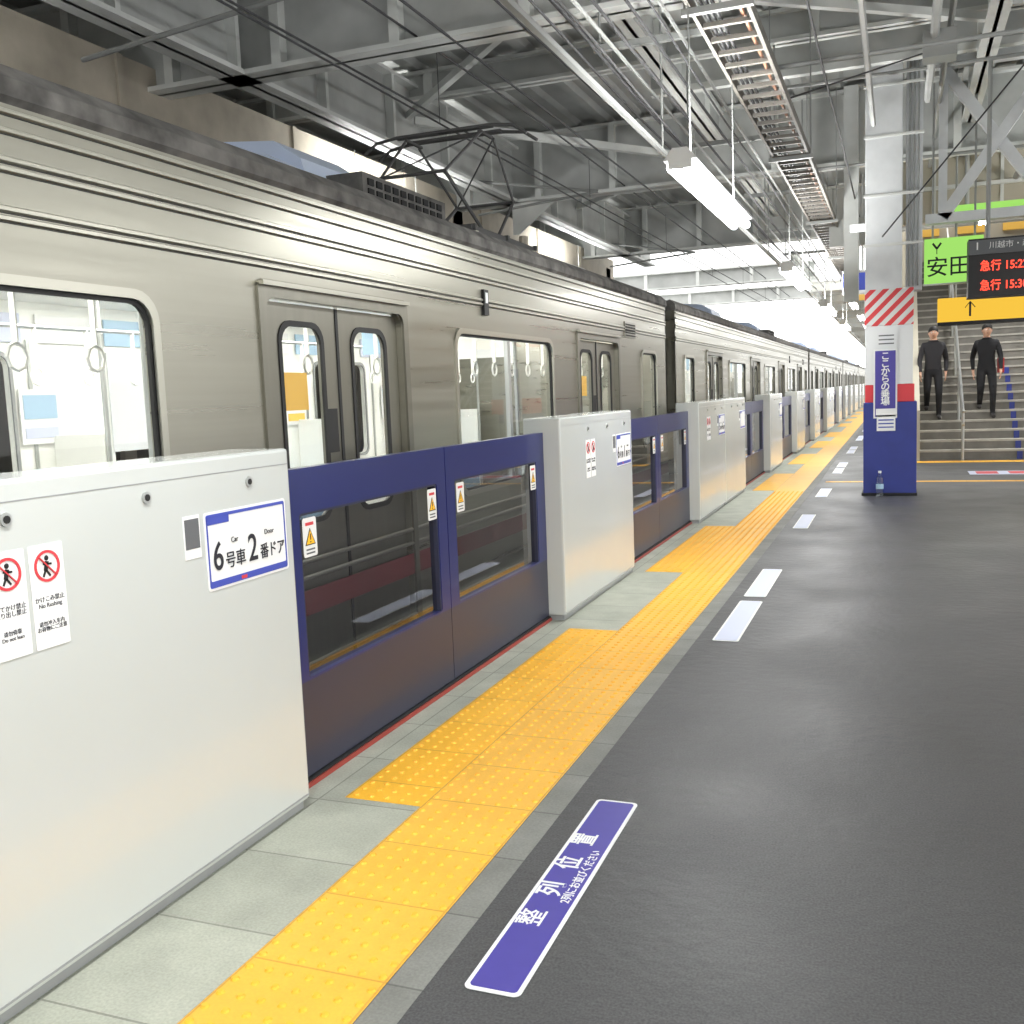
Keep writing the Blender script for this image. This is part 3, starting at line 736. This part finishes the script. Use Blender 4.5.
# ------------------------------------------------------------ people
def skinmesh(joints,edges,radii,lvl=2):
    me=bpy.data.meshes.new("s"); me.from_pydata([Vector(j) for j in joints],edges,[])
    o=bpy.data.objects.new("s",me); COL.objects.link(o)
    sk=o.modifiers.new("s",'SKIN'); sk.use_smooth_shade=True
    for i,q in enumerate(radii):
        s=me.skin_vertices[0].data[i]; s.radius=q if isinstance(q,tuple) else (q,q); s.use_root=(i==0)
    sb=o.modifiers.new("u",'SUBSURF'); sb.levels=lvl
    dg=bpy.context.evaluated_depsgraph_get(); r_=bpy.data.meshes.new_from_object(o.evaluated_get(dg))
    bpy.data.objects.remove(o); return r_
def person(loc,stride,armsw,top,bag=False,h=1.7):
    E=empty("person",loc); s=h/1.7
    L=stride
    J={'pelvis':(0,0,.92),'waist':(0,0,1.06),'chest':(0,-.01,1.27),'neckb':(0,0,1.43),'neck':(0,-.01,1.52),
       'shL':(.17,0,1.38),'elL':(.23,.03+armsw,1.11),'wrL':(.22,-.1+armsw,.87),
       'shR':(-.17,0,1.38),'elR':(-.23,.03-armsw,1.11),'wrR':(-.22,-.1-armsw,.87),
       'hpL':(.09,0,.88),'knL':(.10,-.10-L*.5,.50),'anL':(.10,-.02-L,.09),'toL':(.11,-.19-L,.04),
       'hpR':(-.09,0,.88),'knR':(-.10,-.12,.54),'anR':(-.10,.0+L*1.0,.09+.165),'toR':(-.11,-.17+L*1.0,.04+.165)}
    K=list(J); ix={k:i for i,k in enumerate(K)}
    rad={'pelvis':(.15,.11),'waist':(.135,.10),'chest':(.165,.115),'neckb':(.08,.07),'neck':(.055,.055),'shL':.065,'shR':.065,'elL':.045,'elR':.045,'wrL':.03,'wrR':.03,
      'hpL':.095,'hpR':.095,'knL':.065,'knR':.065,'anL':.045,'anR':.045,'toL':.038,'toR':.038}
    Ed=[('pelvis','waist'),('waist','chest'),('chest','neckb'),('neckb','neck'),('chest','shL'),('shL','elL'),('elL','wrL'),('chest','shR'),('shR','elR'),('elR','wrR'),
      ('pelvis','hpL'),('hpL','knL'),('knL','anL'),('anL','toL'),('pelvis','hpR'),('hpR','knR'),('knR','anR'),('anR','toR')]
    me=skinmesh([Vector(J[k])*s for k in K],[(ix[a],ix[c_]) for a,c_ in Ed],[tuple(q*s for q in rad[k]) if isinstance(rad[k],tuple) else rad[k]*s for k in K])
    me.materials.clear()
    for mm in (top,M_cloth,M_skin,M_shoe): me.materials.append(mm)
    for f in me.polygons:
        z=f.center.z/s; ax=abs(f.center.x)/s
        zf=z-(.165 if f.center.x<0 else 0)
        f.material_index=3 if zf<.10 else (1 if (z<.95 and ax<.19) else (2 if z>1.475 or (z<.9 and ax>=.19) else 0)); f.use_smooth=True
    o=bpy.data.objects.new("body",me); COL.objects.link(o); o.parent=E
    hd=MB("head"); hz=1.60*s
    hd.sphere((0,-.02,hz),.105*s,M_skin,20,14,(.74,.92,1.1))
    hd.sphere((0,-.002,hz+.042*s),.108*s,M_hair,20,14,(.82,.99,.84))
    hd.cyl((0,-.115*s,hz+.01*s),(0,-.128*s,hz-.022*s),.008*s,M_skin,8,.014*s)
    for q in (-1,1):
        hd.sphere((q*.03*s,-.108*s,hz+.008*s),.011*s,M_eyew,8,6); hd.sphere((q*.03*s,-.117*s,hz+.008*s),.006*s,M_black,8,6)
        hd.sphere((q*.08*s,-.01,hz-.005*s),.022*s,M_skin,8,6,(.4,.8,1.2)); hd.box(q*.03*s-.016*s,q*.03*s+.016*s,-.116*s,-.11*s,hz+.024*s,hz+.029*s,M_hair)
    hd.sphere((0,-.103*s,hz-.052*s),.018*s,M_lip,10,6,(1.2,.4,.35))
    hd.done(E,smooth=True)
    for nm,wr_,q in (("hand_l",J['wrL'],1),("hand_r",J['wrR'],-1)):
        w=Vector(wr_)*s
        pts=[w+Vector((0,0,.02)),w+Vector((0,-.01,-.045))*s,w+Vector((0,-.012,-.08))*s]; ed=[(0,1),(1,2)]; rd=[.026*s,(.022*s,.03*s),(.016*s,.03*s)]
        for f_,(oy,ln) in enumerate(((-.032,.062),(-.012,.072),(.008,.067),(.026,.052))):
            n0=len(pts); base=w+Vector((0,oy-.01,-.085))*s
            pts+=[base,base+Vector((-q*.006,-.004,-ln*.5))*s,base+Vector((-q*.022,-.006,-ln))*s]; ed+=[(2,n0),(n0,n0+1),(n0+1,n0+2)]; rd+=[.009*s]*3
        n0=len(pts); pts+=[w+Vector((-q*.01,-.045,-.05))*s,w+Vector((-q*.02,-.06,-.09))*s]; ed+=[(1,n0),(n0,n0+1)]; rd+=[.011*s,.009*s]
        hm=skinmesh(pts,ed,rd,1); hm.materials.clear(); hm.materials.append(M_skin)
        oo=bpy.data.objects.new(nm,hm); COL.objects.link(oo); oo.parent=E
    if bag:
        bg=MB("shoulder_bag"); bg.box(.20,.30,-.02,.26,.85,1.12,M_bag); bg.path([(.25,.0,1.12),(.2,.0,1.43),(.2,.1,1.44),(.25,.24,1.12)],.012,M_bag,6); bg.done(E,bevel=.02)
    return E
# lead foot lands on the 4th step (z = 4*RIS), trailing foot one step above
person((.60,20.76,4*RIS+.004),.14,.10,M_cloth2,False,1.74)
person((1.52,20.76,4*RIS+.004),.14,-.10,M_cloth,True,1.74)

# ------------------------------------------------------------ world / light
w=bpy.data.worlds.new("world"); sc.world=w; w.use_nodes=True; nt=w.node_tree
bg=nt.nodes["Background"]; bg.inputs[0].default_value=(1.0,1.0,.985,1); bg.inputs[1].default_value=2.7
def area(name,loc,rot,sx,sy,e,c=(1,1,1)):
    L=bpy.data.lights.new(name,'AREA'); L.shape='RECTANGLE'; L.size=sx; L.size_y=sy; L.energy=e; L.color=c
    o=bpy.data.objects.new(name,L); COL.objects.link(o); o.location=loc; o.rotation_euler=rot; return o
for k,y in enumerate((-4.4,1.5,7.3,13.4,19.5,25.6)):
    area("lamp_light",(-1.22,y,2.70),(0,0,0),.2,2.4,55,(1,1,.98))
    area("ceiling_fill",(-1.22,y,2.92),(math.pi,0,0),.2,2.4,105,(1,1,.98))  # added upward fill above the housing, lightens the ceiling
for y in (-2.8,3.2,9.2): 
    area("lamp_light",(3.2,y,3.5),(0,0,0),.2,2.4,65,(1,1,.98)); area("ceiling_fill",(3.2,y,3.72),(math.pi,0,0),.2,2.4,110,(1,1,.98))  # second light is added fill aimed up at the roof
area("lamp_light",(2.6,15.8,3.82),(0,0,0),.2,2.4,60,(1,1,.98)); area("ceiling_fill",(2.6,15.8,4.02),(math.pi,0,0),.2,2.4,70,(1,1,.98))  # light for the added right-hand lamp, plus upward ceiling fill
for y in (-2.8,4.2,12.7,20.7): area("ceiling_fill",(-6.6,y,4.24),(math.pi,0,0),.2,2.4,80,(1,1,.98))  # added fill aimed up at the roof over the far track
for x in (1.5,4.0): area("lamp_light",(x,20.6,4.33),(0,0,0),.2,2.4,80,(1,1,.98))
